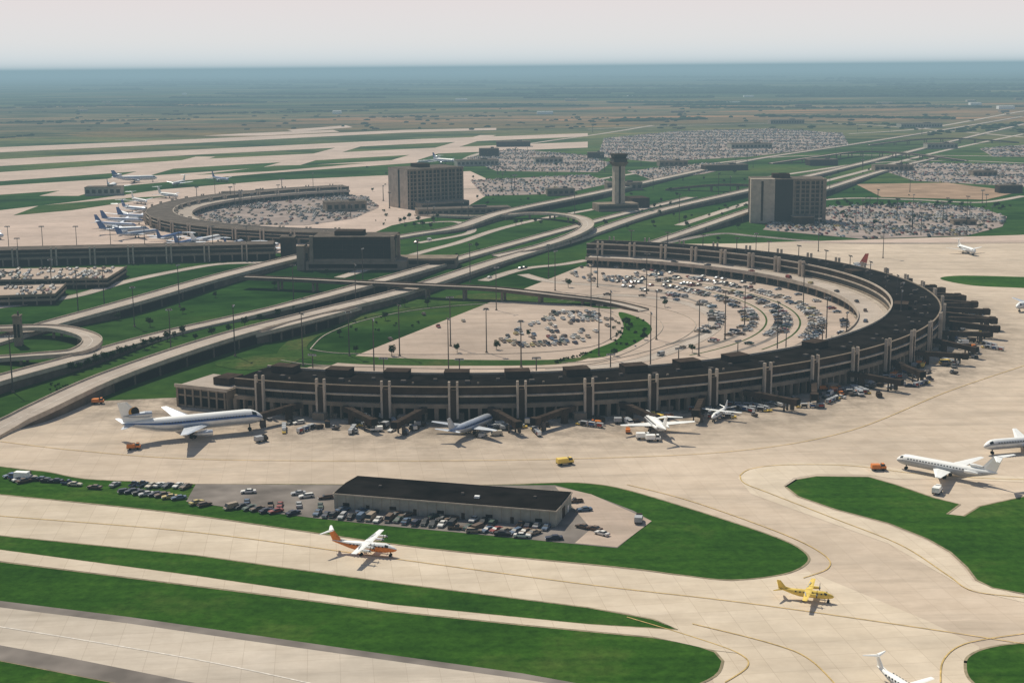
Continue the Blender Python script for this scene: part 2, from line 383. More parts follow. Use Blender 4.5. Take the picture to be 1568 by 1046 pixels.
# ------------------------------------------------------------------ main terminal
CX,CY,RO=-15.0,792.0,247.0
def semicircle_terminal(name,cx,cy,RO,a0,a1,n,pierstep,colstep,roadway=True,detail=True,roofk='roof',q=1.0):
    mb=MB()
    z=[0,5.4*q,7.1*q,10.0*q,10.7*q,13.7*q]
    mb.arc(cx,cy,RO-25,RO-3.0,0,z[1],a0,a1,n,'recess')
    mb.arc(cx,cy,RO-26,RO,z[1],z[2],a0,a1,n,'beige')
    mb.arc(cx,cy,RO-25,RO-2.0,z[2],z[3],a0,a1,n,'glass')
    mb.arc(cx,cy,RO-26,RO+0.3,z[3],z[4],a0,a1,n,'beigeL')
    mb.arc(cx,cy,RO-25.4,RO-0.8,z[4],z[5],a0,a1,n,'brown',top=roofk)
    mb.arc(cx,cy,RO-1.3,RO-0.5,z[5],z[5]+.35,a0,a1,n,'beige')
    mb.arc(cx,cy,RO-25.8,RO-24.9,z[5],z[5]+.8,a0,a1,n,'beigeL')
    a=a0;i=0
    while a<=a1:
        T=Matrix.Translation((cx,cy,0))@Matrix.Rotation(math.radians(a),4,'Z')
        wd=.35 if i%4 else .8
        mb.box(RO-3.2,RO-0.3,-wd,wd,0,z[1],'beige',T)
        if i%4==2 and R()<.75: mb.box(RO-3.1,RO-1.4,-3.2,2.2,0,z[1]*U(.3,.6),'beige' if R()<.6 else 'retain',T)
        if i%4==1 and R()<.2: mb.box(RO-.2,RO+3.5,-2,3,0,z[1]*.55,'beige',T)
        mb.box(RO-2.1,RO-1.5,-0.15,0.15,z[2],z[3],'brown',T)
        a+=pierstep;i+=1
    a=a0+3; i=0
    while a<=a1-1:
        T=Matrix.Translation((cx,cy,0))@Matrix.Rotation(math.radians(a),4,'Z')
        for yy in(-1.6,1.6): mb.box(RO+0.32,RO+1.7,yy-0.42,yy+0.42,z[1]*.3,z[5]+2.8*q,'beigeL',T)
        if a>25: 
            for yy in(-1.7,1.7): mb.box(RO-28.2,RO-26.1,yy-0.55,yy+0.55,0,z[5]+2.5*q,'beigeL',T)
        mb.box(RO+0.31,RO+1.5,-1.15,1.15,0,z[5]-.5,'brown',T)
        if detail and (a<-58 or i%5==0): mb.box(RO-24,RO-17,-5.0,5.0,z[5],z[5]+2.4,'brown',T); mb.box(RO-24.1,RO-16.9,-5.1,5.1,z[5]+2.4,z[5]+2.7,'brown',T)
        if detail: 
            mb.box(RO-10,RO-8,4,6,z[5],z[5]+1.1,'steel',T); mb.box(RO-14,RO-12.6,-9,-7.5,z[5],z[5]+.9,'steel',T); mb.box(RO-7,RO-6.2,9,9.8,z[5],z[5]+.8,'beige',T)
        i+=1; a+=colstep
    if roadway:
        mb.arc(cx,cy,RO-42,RO-28.6,5.0,6.0,a0+1,a1-1,n,'beige',top='roadc')
        mb.arc(cx,cy,RO-42.5,RO-42,4.6,6.9,a0+1,a1-1,n,'beigeL')
        mb.arc(cx,cy,RO-28.6,RO-26.1,5.0,6.3,a0+1,a1-1,n,'beigeL')
        a=a0+3
        while a<a1-1:
            T=Matrix.Translation((cx,cy,0))@Matrix.Rotation(math.radians(a),4,'Z')
            mb.box(RO-41,RO-40,-0.6,0.6,0,5.0,'beige',T); a+=3
    return mb.obj(name)
semicircle_terminal('airport_terminal',CX,CY,RO,-113.5,72,150,1.0,6.2)
def pol(a,r): a=math.radians(a); return (CX+r*math.cos(a),CY+r*math.sin(a))
T=Matrix.Translation((*pol(-115.5,235),0))@Matrix.Rotation(math.radians(-115.5+90),4,'Z')
mb=MB()
mb.box(-20,6,-13,12,0,8.6,'beige',T); mb.box(-19,5,-12.2,11.2,8.6,8.9,'roadc',T)
mb.box(-19.5,5.5,-13.12,-12.9,1,4.6,'recess',T); mb.box(-19.5,5.5,-13.12,-12.9,5.4,7.5,'glass',T)
for i in range(7): mb.box(-19.5+i*4,-18.7+i*4,-13.5,-13.13,0,8.2,'beige',T)
mb.box(-20.3,6.3,-13.6,-13.02,8.2,9.6,'beigeL',T); mb.box(-6,2,-6,4,8.9,12,'brown',T)
mb.obj('terminal_annex')
inter=[pol(a,205) for a in range(-116,73,4)]
sheet('parking_lot',inter,Z2,'lotc',world=True)
def band(name,a0,a1,r0,r1,z,k):
    pts=[pol(a0+(a1-a0)*i/40,r1) for i in range(41)]+[pol(a1+(a0-a1)*i/40,r0) for i in range(41)]
    sheet(name,pts,z,k,world=True)
band('planting_strip',-50,50,156,157,Z3,'grass2'); band('planting_strip',-38,55,174,175,Z3,'grass2')
for r0 in (160,142,124,178): band('parking_aisle',-45,58,r0-2.6+8,r0+8,Z3-.02,'asphl')
grassI=[[(430,532),(470,505),(540,478),(640,458),(760,449),(860,452),(930,462),(960,470),(930,473),(860,465),(760,462),(650,470),(560,487),(500,508),(470,530),(480,547),(430,549)],
 [(948,478),(985,490),(998,506),(975,525),(930,545),(890,548),(905,537),(945,520),(955,500)],
 [(500,543),(600,548),(720,551),(840,551),(905,546),(850,558),(700,560),(560,558),(480,551)],
 [(330,556),(420,542),(460,548),(430,560),(370,566)]]
for g in grassI: sheet('grass',g,Z3,'grass2' if g is not grassI[1] else 'grass',smooth=True)
mbk=MB()
for px in ([(475,535),(500,512),(560,490),(650,473),(760,465),(870,468),(935,480),(953,497),(940,515),(900,532),(800,541),(640,543),(520,541),(475,535)],
           [(430,552),(500,560),(700,565),(860,562),(950,548),(1030,525),(1065,500),(1040,480),(960,462),(860,448),(740,444)],
           [(930,470),(990,480),(1015,500),(990,525),(930,550),(860,556)]):
    w=[G(*p) for p in cr(px,False,8)]; wall(mbk,w,0,0.5,0,0.38,'beigeL')
mbk.obj('kerb')
# ------------------------------------------------------------------ roads
P1=[(-80,700),(0,655,),(60,625),(170,575),(330,520),(480,480),(620,445),(760,400),(880,365),(1000,325),(1150,290),(1320,250),(1450,218),(1568,190),(1700,160)]
hs1=[0,1,4,5.5,6.5,5.5,4.5,3,1.5,3,5.5,2,0.5,0.5,0.5]
deck('highway',[(a[0],a[1],max(h,0.3)) for a,h in zip(P1,hs1)],12)
P2=[(-80,605),(0,580),(130,545),(250,512),(360,487),(470,460),(560,436),(660,408),(760,380),(870,350),(960,326),(1060,302)]
deck('highway',[(a,b,h) for (a,b),h in zip(P2,[5,5,4,1,1,6.5,6.5,3,1,.4,.4,.4])],11)
P3=[(-80,545),(0,520),(80,495),(200,462),(330,425),(470,390),(560,372),(640,358),(700,348),(770,325),(900,298),(1020,272),(1150,245),(1300,222),(1450,198),(1568,178)]
deck('highway',[(a,b,h) for (a,b),h in zip(P3,[1,1,3,6,5,3,1,1,3,5,5.5,3,.4,.4,.4,.4])],13)
deck('ramp',[(-60,506,5),(0,502,5),(80,501,5),(128,511,5),(141,523,5),(115,538,5),(50,544,4),(0,548,2),(-60,552,1)],9,skirt=False)
deck('overpass',[(372,424,7),(470,428,7),(570,433,7.5),(680,438,7.5),(760,442,7),(850,452,5),(930,462,2),(985,475,.6)],8,skirt=False,par='retain')
deck('ramp',[(760,392,.5),(830,376,4),(885,356,6),(900,342,6),(880,331,6),(820,326,5),(740,331,3),(640,329,.5)],10,skirt=False)
deck('ramp',[(1000,372,.5),(1080,345,4),(1160,318,7),(1260,290,6),(1350,262,2),(1440,240,.5)],10)
deck('ramp',[(240,548,.4),(300,532,1),(370,515,4),(430,500,6),(500,482,6),(560,466,2)],8)
deck('overpass',[(1180,250,1),(1250,240,7),(1320,232,7),(1400,236,7),(1480,246,1)],10,skirt=False,par='retain')
deck('overpass',[(1020,290,1),(1100,283,7),(1180,285,7),(1260,292,1)],9,skirt=False,par='retain')
deck('overpass',[(1330,222,1),(1400,214,8),(1470,212,8),(1560,218,1)],10,skirt=False,par='retain')
road('road',[(-60,478),(60,462),(120,452),(190,432),(270,415),(340,404),(430,402)],9)
road('road',[(520,425),(640,388),(700,372),(760,352),(830,335),(940,315)],8)
road('road',[(640,372),(720,356),(700,340),(640,342)],7)
road('road',[(1020,372),(1100,358),(1160,362),(1300,372),(1568,371),(1700,370)],8,k='asphl')
road('road',[(1040,345),(1180,300),(1300,268),(1440,232),(1568,205)],9)
road('road',[(700,290),(860,282),(1000,262),(1200,240),(1400,238),(1568,240)],10)
road('road',[(860,462),(940,452),(1040,462),(1090,482),(1090,505),(1040,532),(960,556),(840,568)],8)
road('road',[(740,430),(800,412),(860,405),(900,398)],8)
road('road',[(800,420),(850,432),(960,440),(1060,455)],8)
road('road',[(900,198),(1060,192),(1300,190),(1568,210)],12)
road('road',[(1568,250),(1450,246),(1330,250),(1240,262),(1150,275)],10)
road('road',[(1300,205),(1420,196),(1568,170),(1650,160)],12)
road('road',[(700,265),(720,240),(800,222),(920,205),(1000,192)],11)
road('road',[(1568,300),(1500,310),(1400,306),(1290,304),(1180,316)],9)
# ------------------------------------------------------------------ far pavements
sheet('far_apron',[(-400,345),(0,322),(120,308),(250,290),(420,276),(600,268),(720,262),(770,285),(700,325),(600,345),(520,378),(430,388),(0,396),(-400,405)],Z1,'farconc')
for px in ([(-200,312),(150,288),(400,266),(640,249),(640,243),(400,257),(150,275),(-200,297)],
  [(-200,292),(300,256),(650,236),(900,226),(900,217),(650,227),(300,244),(-200,277)],
  [(-200,266),(300,237),(640,220),(900,209),(900,204),(640,213),(300,229),(-200,254)],
  [(-200,243),(300,219),(620,203),(760,199),(760,196),(620,199),(300,213),(-200,234)],
  [(310,208),(380,204),(510,199),(520,202),(400,208)],[(440,199),(530,192),(540,195),(450,202)],
  [(60,300),(120,300),(330,240),(300,240)],[(380,262),(430,262),(560,222),(530,222)],[(600,245),(640,245),(760,207),(735,207)],
  [(1150,372),(1700,372),(1700,352),(1560,360)]):
    sheet('distant_taxiway',px,Z2+0.02*R(),'farconc')
for px in ([(20,330),(110,322),(260,300),(200,303),(60,315)],[(300,268),(420,262),(560,250),(420,254)]):
    sheet('grass',px,Z3+.03,'grass2')
LOTS=[([(915,240),(925,212),(1040,201),(1180,197),(1290,204),(1300,222),(1150,240),(1000,248)],'lotfar'),
 ([(715,243),(780,228),(900,238),(935,250),(915,264),(760,262)],'lotfar'),([(720,276),(900,268),(940,280),(860,297),(740,300)],'lotfar'),
 ([(1335,256),(1420,250),(1568,252),(1700,255),(1700,285),(1568,286),(1400,277)],'lotfar'),
 ([(1168,352),(1190,330),(1270,317),(1400,311),(1500,318),(1542,332),(1535,347),(1480,361),(1320,366)],'lotfar'),
 ([(1310,282),(1450,280),(1560,294),(1510,306),(1350,302)],'dirt'),([(1500,228),(1568,222),(1650,220),(1650,240),(1520,240)],'lotfar'),
 ([(250,322),(300,303),(420,298),(560,300),(580,318),(540,335),(470,345),(330,345)],'lotfar'),
 ([(960,262),(1080,250),(1140,252),(1080,266),(1000,276)],'lotfar')]
LW=[]
for px,k in LOTS: LW.append(sheet('parking_lot' if k!='dirt' else 'dirt_field',px,Z3+0.05,k)[1])
# ------------------------------------------------------------------ far terminals
semicircle_terminal('airport_terminal',-95,1372,250,112,262,60,2.7,6.5,detail=False,roofk='roofg',q=.66)
def straight_block(name,p,q,depth,h,step=9,cols=True,roofk='roofg'):
    dx,dy=q[0]-p[0],q[1]-p[1]; L=math.hypot(dx,dy); an=math.atan2(dy,dx)
    T=Matrix.Translation((p[0],p[1],0))@Matrix.Rotation(an,4,'Z'); mb=MB()
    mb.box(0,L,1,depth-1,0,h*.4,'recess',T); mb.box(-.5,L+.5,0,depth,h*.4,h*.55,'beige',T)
    mb.box(0,L,1,depth-1,h*.55,h*.75,'glass',T); mb.box(-.5,L+.5,-.1,depth,h*.75,h*.82,'beige',T); mb.box(0,L,.4,depth-.4,h*.82,h,'brown',T)
    mb.box(.5,L-.5,1,depth-1,h,h+.15,roofk,T)
    x=2; i=0
    while x<L:
        mb.box(x-.5,x+.5,0.05,1.6,0,h*.4,'beige',T)
        if cols and i%3==0:
            for o in(-1.7,1.7): mb.box(x+o-.5,x+o+.5,-1.8,-.12,0,h+1.6,'beigeL',T)
        x+=step; i+=1
    return mb.obj(name)
straight_block('airport_terminal',G(-160,412),G(420,398),24,11.5)
def parking_deck(name,p,q,depth,cars=True):
    dx,dy=q[0]-p[0],q[1]-p[1]; L=math.hypot(dx,dy); an=math.atan2(dy,dx)
    T=Matrix.Translation((p[0],p[1],0))@Matrix.Rotation(an,4,'Z'); mb=MB()
    for z in (2.6,5.4): mb.box(0,L,0,depth,z,z+.4,'beige',T); mb.box(-.1,L+.1,-.2,.1,z-.2,z+1.3,'beige',T); mb.box(L-.1,L+.2,.1,depth,z-.2,z+1.3,'beige',T)
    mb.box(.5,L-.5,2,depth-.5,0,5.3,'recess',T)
    x=0
    while x<L: mb.box(x,x+.8,0.12,1,0,5.3,'beige',T); x+=8
    mb.box(.3,L-.3,.3,depth-.3,5.8,5.84,'lotc',T)
    mb.obj(name); return T,L
DK=[]
DK.append(parking_deck('parking_garage',G(-160,446),G(165,441),58)+(58,))
DK.append(parking_deck('parking_garage',G(-160,474),G(85,466),45)+(45,))
# ------------------------------------------------------------------ tall buildings
def grid_tower(name,C,ang,L,D,h,floors,bays,bays2,k='beige',gl='glass',top='roofg'):
    T=Matrix.Translation((C[0],C[1],0))@Matrix.Rotation(ang,4,'Z'); mb=MB()
    mb.box(1,L-1,1,D-1,0,h-.5,gl,T)
    for i in range(floors+1):
        z=i*h/floors; mb.box(.4,L-.4,.4,D-.4,max(0,z-.55),z+.35 if i<floors else z,'beige',T)
    for i in range(bays+1):
        x=i*L/bays; wd=.8 if i%2==0 else .35
        for y in(0,D): mb.box(max(0,x-wd),min(L,x+wd),y-.05 if y==0 else y-1.2,1.2 if y==0 else y+.05,0,h+.2,k,T)
    for i in range(bays2+1):
        y=i*D/bays2
        for x in(0,L): mb.box(x-.05 if x==0 else x-1.2,1.2 if x==0 else x+.05,max(0.1,y-.6),min(D-.1,y+.6),0,h+.2,k,T)
    mb.box(-.3,L+.3,-.3,D+.3,h+.2,h+1.6,k,T); mb.box(.5,L-.5,.5,D-.5,h+1.6,h+1.7,top,T)
    mb.box(L*.3,L*.5,D*.3,D*.7,h+1.7,h+5.5,'brown',T)
    return mb,T
mb,T=grid_tower('h',G(628,321),math.radians(33),62,44,38,10,14,3)
mb.box(-.6,-.31,3,19,0,39,'beigeL',T); mb.box(-.6,-.31,23,43,0,39,'beigeL',T); mb.box(-.5,-.33,19.2,22.8,2,36,'glass',T)
mb.box(5,60,-14,-1,0,7,'beige',T); mb.box(6,59,-14.1,-13.9,2,5,'glass',T)
mb.obj('hotel_building')
mb,T=grid_tower('h',G(1150,341),math.radians(-4),64,30,37,10,15,6)
mb.box(-1,20,-3,6,0,38.9,'beigeL',T); mb.box(8,10,-3.1,-2.9,2,37,'brown',T)
mb.box(20,36,-.8,-.35,0,38,'glass',T); mb.box(36,37.5,-1,0,0,38.95,'beige',T); mb.box(62,65,-1.5,5,0,38.95,'beige',T)
mb.box(25,34,6,20,38.7,42.5,'brown',T)
mb.obj('hotel_building')
# dark office block
T=Matrix.Translation((*G(478,413),0))@Matrix.Rotation(math.radians(-3),4,'Z'); mb=MB()
mb.box(-4,66,-2,34,0,6,'beige',T); mb.box(-2,60,-2.2,-1.9,1.5,4.2,'recess',T)
mb.box(0,58,0,30,6.0,7.6,'beige',T); mb.box(.6,57.4,.3,29,7.6,20.8,'glass',T); mb.box(-.1,58.1,-.1,30.1,20.8,22.8,'brown',T)
for i in range(9): x=i*57.2/8; mb.box(x+.2,x+.45,0.1,.5,7.6,20.8,'brown',T)
for i in range(3): mb.box(.5,57.5,.15,.42,10.8+i*3.2,11.05+i*3.2,'brown',T)
for x0 in(-1.2,55.5): mb.box(x0,x0+2.4,-1.4,2.4,0,23.6,'beige',T)
mb.box(58.12,60,12,16,0,23,'beige',T); mb.box(15,35,8,22,22.8,26,'brown',T); mb.box(.6,57.4,.6,29.4,22.8,22.95,'roofg',T)
mb.box(-10,-5,-3,6,0,17,'beige',T); mb.box(66.02,100,6,26,0,7,'beige',T); mb.box(67,99,5.8,6.1,3,5.5,'glass',T)
mb.obj('office_building')
# control tower
x,y=G(947,322); T=Matrix.Translation((x,y,0))@Matrix.Rotation(math.radians(12),4,'Z'); mb=MB()
mb.box(-5.2,-1.1,-4.5,4.5,0,43,'beigeL',T); mb.box(1.1,5.2,-4.5,4.5,0,43,'beigeL',T); mb.box(-1.1,1.1,-3.6,3.6,0,43,'brown',T)
mb.add([(-5.3,-5.3,43),(5.3,-5.3,43),(5.3,5.3,43),(-5.3,5.3,43),(-8,-8,47),(8,-8,47),(8,8,47),(-8,8,47)],[(0,1,5,4),(1,2,6,5),(2,3,7,6),(3,0,4,7),(4,5,6,7)],'retain',T)
mb.box(-6.6,6.6,-6.6,6.6,47.02,49.5,'glass',T); mb.box(-7.2,7.2,-7.2,7.2,49.5,50.3,'brown',T)
mb.add([(-5.4,-5.4,50.3),(5.4,-5.4,50.3),(5.4,5.4,50.3),(-5.4,5.4,50.3),(-6.8,-6.8,53.6),(6.8,-6.8,53.6),(6.8,6.8,53.6),(-6.8,6.8,53.6)],[(0,1,5,4),(1,2,6,5),(2,3,7,6),(3,0,4,7)],'glass',T)
mb.box(-7.2,7.2,-7.2,7.2,53.6,54.6,'brown',T); mb.cyl((0,0,54.6),(0,0,60),.2,.1,6,'steel',T); mb.cyl((3,2,54.6),(3,2,57.5),.15,.1,6,'steel',T)
mb.box(-22,18,-8,16,0,7,'beige',T); mb.box(-21,17,-8.2,-7.95,2.5,5.2,'glass',T); mb.box(18.1,36,14,40,0,10,'brown',T)
mb.obj('control_tower')
def small_building(px,L,D,h,ang=0,k='beige',name='service_building'):
    T=Matrix.Translation((*G(*px),0))@Matrix.Rotation(ang,4,'Z'); mb=MB()
    mb.box(0,L,0,D,0,h,k,T); mb.box(-.3,L+.3,-.3,D+.3,h,h+.7,'beige',T); mb.box(.2,L-.2,.2,D-.2,h+.7,h+.8,'roofg',T)
    nb=max(2,int(L/6))
    for i in range(nb): x=L*(i+.2)/nb; mb.box(x,x+L*.6/nb,-.08,.1,h*.3,h*.75,'glass',T)
    mb.box(L*.6,L*.75,D*.3,D*.6,h+.8,h+2.6,'steel',T)
    mb.obj(name)
for a in (((735,240),30,20,12,.1,'brown'),((930,292),40,20,8,.1),((1215,345),18,12,7,0,'brown'),((700,255),60,25,8,.2,'wall'),((500,325),40,20,9,.3,'beige'),
          ((1530,296),25,15,8,0,'brown'),((1460,345),20,10,4,0),((838,300),30,14,7,.1),((22,530),3.5,5,15,.1,'beige'),((462,412),5,8,15,0,'beige'),((430,395),10,12,15,0,'brown'),
          ((640,330),90,20,5,.2,'beige'),((820,250),40,20,7,.1,'wall'),((900,243),25,15,9,0,'brown'),((1240,254),40,20,8,.1,'brown'),((1340,262),50,20,7,0,'beige'),((1080,262),60,18,7,.2,'brown'),
          ((1120,228),70,30,8,.1,'wall'),((1420,228),50,25,8,0,'wall'),((1010,255),40,20,7,.1),((760,225),60,25,9,0,'brown'),((1490,270),30,20,6,0,'beige'),((600,280),50,20,8,.2,'brown'),((340,305),60,12,7,.2,'brown'),((130,300),40,20,9,.1,'wall'),((1380,196),90,40,9,0,'wall'),((1180,190),80,40,9,0,'beige')):
    small_building(*a)
# maintenance shed in the foreground
p=G(512,779);q=G(851,807); an=math.atan2(q[1]-p[1],q[0]-p[0]); L=math.dist(p,q)
T=Matrix.Translation((p[0],p[1],0))@Matrix.Rotation(an,4,'Z'); mb=MB(); D=20
mb.box(0,L,0,D,0,4.9,'wall',T); mb.box(-.35,L+.35,-.35,D+.35,4.9,5.3,'beigeL',T)
mb.add([(-.1,-.1,5.32),(L+.1,-.1,5.32),(L+.1,D+.1,5.32),(-.1,D+.1,5.32),(-.1,D/2,5.9),(L+.1,D/2,5.9)],[(0,1,5,4),(3,4,5,2),(0,4,3),(1,2,5)],'roof',T)
for i in range(9):
    x=3+i*L/9.2; mb.box(x,x+1.1,-.08,.05,0,2.2,'brown',T) if i%2 else mb.box(x,x+2.2,-.08,.05,1.3,2.4,'glass',T)
for i in range(24): x=1+i*L/24; mb.box(x,x+.12,-.05,.02,0,4.9,'beige',T)
mb.box(L-.05,L+.08,8,11.5,0,3.6,'brown',T); mb.box(L-.05,L+.08,15,16.2,0,2.2,'white',T)
for xx,yy in((12,8),(40,7),(63,9)): mb.box(xx,xx+.9,yy,yy+.9,5.5,6.4,'steel',T)
mb.box(45,46.6,5,6.2,5.5,6.3,'white',T)
mb.obj('maintenance_building')
# ------------------------------------------------------------------ cars
def car_mesh(kind,k):
    mb=MB(); p='car_'+k
    L,W=5.2,1.9
    prof=[(-2.6,.45,.80),(-2.45,.35,.98),(-1.0,.32,1.0),(1.3,.32,1.0),(2.4,.36,.88),(2.6,.45,.70)]
    vs=[];n=len(prof)
    for x,z0,z1 in prof:
        wd=W/2*(0.9 if abs(x)>2.5 else 1)
        vs+=[(x,-wd*.95,z0),(x,-wd,(z0+z1)/2),(x,-wd*.9,z1),(x,wd*.9,z1),(x,wd,(z0+z1)/2),(x,wd*.95,z0)]
    fs=[]
    for i in range(n-1):
        for j in range(6): fs.append((6*i+j,6*i+(j+1)%6,6*(i+1)+(j+1)%6,6*(i+1)+j))
    fs+=[(5,4,3,2,1,0),tuple(6*(n-1)+j for j in range(6))]
    mb.add(vs,fs,p)
    if kind=='sedan': x0,x1,t0,t1,zt=-1.7,1.15,.65,.75,1.42
    elif kind=='wagon': x0,x1,t0,t1,zt=-2.45,1.15,.25,.75,1.45
    elif kind=='pickup': x0,x1,t0,t1,zt=-.3,1.2,.2,.6,1.75
    else: x0,x1,t0,t1,zt=-2.5,2.1,.15,.6,2.05
    w0,w1=.86,.66
    if kind=='van': w0,w1=.93,.84
    vs=[(x0,-w0,.97),(x1,-w0,.97),(x1,w0,.97),(x0,w0,.97),(x0+t0,-w1,zt),(x1-t1,-w1,zt),(x1-t1,w1,zt),(x0+t0,w1,zt)]
    mb.add(vs,[(4,5,6,7),(0,1,5,4),(1,2,6,5),(2,3,7,6),(3,0,4,7)],[p,p if kind=='van' else 'cglass','cglass',p if kind=='van' else 'cglass',p if kind=='van' else 'cglass'])
    for s in(-1,1): mb.box(x0+.9,x0+1.0,s*.8-.06,s*.8+.06,.97,zt-.05,p)
    if kind=='pickup': mb.box(-2.45,-.5,-.75,.75,1.0,1.03,'recess')
    for x in(-1.55,1.6):
        for s in(-1,1): mb.cyl((x,s*.72,.33),(x,s*.97,.33),.33,.33,8,'black')
    for s in(-1,1): mb.box(2.56,2.63,s*.7-.2,s*.7+.2,.55,.68,'white'); mb.box(-2.63,-2.56,s*.7-.2,s*.7+.2,.6,.75,'red')
    mb.box(2.6,2.7,-.85,.85,.4,.5,'silver'); mb.box(-2.7,-2.6,-.85,.85,.4,.5,'silver')
    o=mb.obj('parked_car'); me=o.data; bpy.data.objects.remove(o); return me
CW=['white']*8+['cream']*3+['silver']*5+['brown']*5+['red']*2+['blue']*2+['navy']*2+['green']*2+['black']*3+['tan']*3+['lblue']+['yellow']
CARS={}
def car(x,y,rz,z=0.24,dark=False,name='parked_car'):
    k=random.choice(CW); 
    if dark and R()<.45: k=random.choice(['black','navy','brown','green','blue','silver'])
    r=R(); kd='sedan' if r<.72 else 'wagon' if r<.86 else 'pickup' if r<.94 else 'van'
    if (kd,k) not in CARS: CARS[(kd,k)]=car_mesh(kd,k)
    return inst(name,CARS[(kd,k)],(x,y,z),rz+(math.pi if R()<.5 else 0)+U(-.05,.05),U(.92,1.02))
def car_row(px0,px1,occ=.8,dark=False,z=0.24,sp=2.9,tilt=math.pi/2,j=1.0):
    a=G(*px0);b=G(*px1); L=math.dist(a,b); n=int(L/sp); an=math.atan2(b[1]-a[1],b[0]-a[0]); ph=U(0,6)
    for i in range(n):
        if R()<occ*(.9+.3*math.sin(i*.5+ph)): t=(i+.5)/n; car(a[0]+(b[0]-a[0])*t+U(-.3,.3)*j,a[1]+(b[1]-a[1])*t+U(-1,1)*j,an+tilt+U(-.1,.1),z,dark)
car_row((478,789),(700,807),1,True); car_row((712,809),(868,824),1,True,tilt=1.2); car_row((520,783),(700,797),.65,True,tilt=.9,j=1.4); car_row((720,799),(845,811),.6,True,j=1.4)
car_row((295,772),(470,789),.85,True,tilt=1.1); car_row((345,757),(505,762),.5,True,tilt=.4,j=2.5); car_row((170,744),(292,747),.95,True,tilt=1.3); car_row((185,754),(280,764),.8,True,tilt=.8)
car_row((30,731),(150,750),.75,True,tilt=.3); car_row((876,762),(900,790),.7,True); car_row((370,770),(495,780),.5,True,j=2,tilt=2); car_row((15,728),(40,741),.6,True)
car_row((690,812),(870,831),.5,True,tilt=.3,j=1.5); car_row((882,800),(925,822),.6,True,tilt=.4,j=2)
def inside(p,poly):
    c=False;j=len(poly)-1
    for i in range(len(poly)):
        a,b=poly[i],poly[j]
        if (a[1]>p[1])!=(b[1]>p[1]) and p[0]<(b[0]-a[0])*(p[1]-a[1])/(b[1]-a[1])+a[0]: c=not c
        j=i
    return c
for r,a0,a1,occ in ((198,-58,60,.3),(186,-28,58,.55),(181,-28,58,.5),(168,-36,60,.6),(163,-36,60,.55),(150,-38,60,.55),(145,-38,60,.5),(132,-34,50,.4),(127,-30,50,.3)):
    st=math.degrees(2.9/r); a=a0
    while a<a1:
        gap=(math.sin(a*.35+r)>.7)
        o=occ*(0.35 if a<-30 else 1)*(1 if not gap else .25)*(1 if a<42 else .6)
        if R()<o: x,y=pol(a,r); car(x,y,math.radians(a))
        a+=st
def fill(poly,ang,occ,fn,rowgap=(5.3,8.5),sp=2.8):
    c,s=math.cos(ang),math.sin(ang)
    q=[(x*c+y*s,-x*s+y*c) for x,y in poly]
    y=min(p[1] for p in q)+2;i=0
    x0=min(p[0] for p in q);x1=max(p[0] for p in q);ym=max(p[1] for p in q)
    while y<ym-2:
        x=x0
        while x<x1:
            if R()<occ*(.5+.5*math.sin(x*.03+y*.05)+.25) and inside((x,y),q): fn(x*c-y*s,x*s+y*c,ang+math.pi/2)
            x+=sp
        y+=rowgap[i%2]; i+=1
C_=lambda x,y,a:car(x,y,a)
fill([G(*p) for p in [(790,505),(840,480),(900,475),(938,490),(925,510),(880,527),(800,532),(760,522)]],.25,.6,C_)
fill([G(*p) for p in [(560,495),(640,480),(740,474),(780,480),(700,535),(560,538)]],.25,.025,C_)
fill([G(*p) for p in [(880,408),(930,402),(1100,425),(1000,440),(870,428)]],.2,.2,C_)
for Tm,L,D in DK:
    y=4
    while y<D-3:
        x=3
        while x<L-3:
            if R()<.42: v=Tm@Vector((x,y,0)); car(v.x,v.y,Tm.to_euler().z+math.pi/2,5.86)
            x+=3
        y+=8.5 if int(y)%2 else 5.5
far=MB()
def fcar(x,y,a):
    k='car_'+random.choice(CW); T=Matrix.Translation((x,y,0.25))@Matrix.Rotation(a,4,'Z')
    far.box(-2.5,2.5,-.9,.9,.3,.95,k,T,.1,.08); far.box(-1.6,1.2,-.8,.8,.95,1.4,'cglass',T,.5,.15); far.box(-1.05,.65,-.62,.62,1.4,1.45,k,T)
for i,(px,k) in enumerate(LOTS):
    if k=='dirt': continue
    fill(LW[i],[.15,.2,.2,.1,.05,0,.3,-.3,.1][i],[.42,.4,.35,.4,.6,0,.4,.35,.4][i],fcar,(5.3,9.5))
far.obj('distant_parked_cars')
def traffic(px,z,n,off):
    w=[G(a,b,z) for a,b in cr([p[:2] for p in px],False,10)]
    for _ in range(n):
        i=random.randrange(len(w)-1); N=normals(w)[i]; a=math.atan2(w[i+1][1]-w[i][1],w[i+1][0]-w[i][0])
        car(w[i][0]+N[0]*off,w[i][1]+N[1]*off,a,z+.05,name='moving_car')
traffic([(740,430),(800,412),(860,405)],.15,3,2)
traffic([(640,372),(720,356)],.15,2,2); traffic([(860,462),(940,452),(1040,462),(1090,482),(1090,505),(1040,532),(960,556)],.2,9,2)
for a in range(-100,60,9):
    if R()<.7: x,y=pol(a+U(-2,2),RO-38); car(x,y,math.radians(a+90),6.05,name='moving_car')
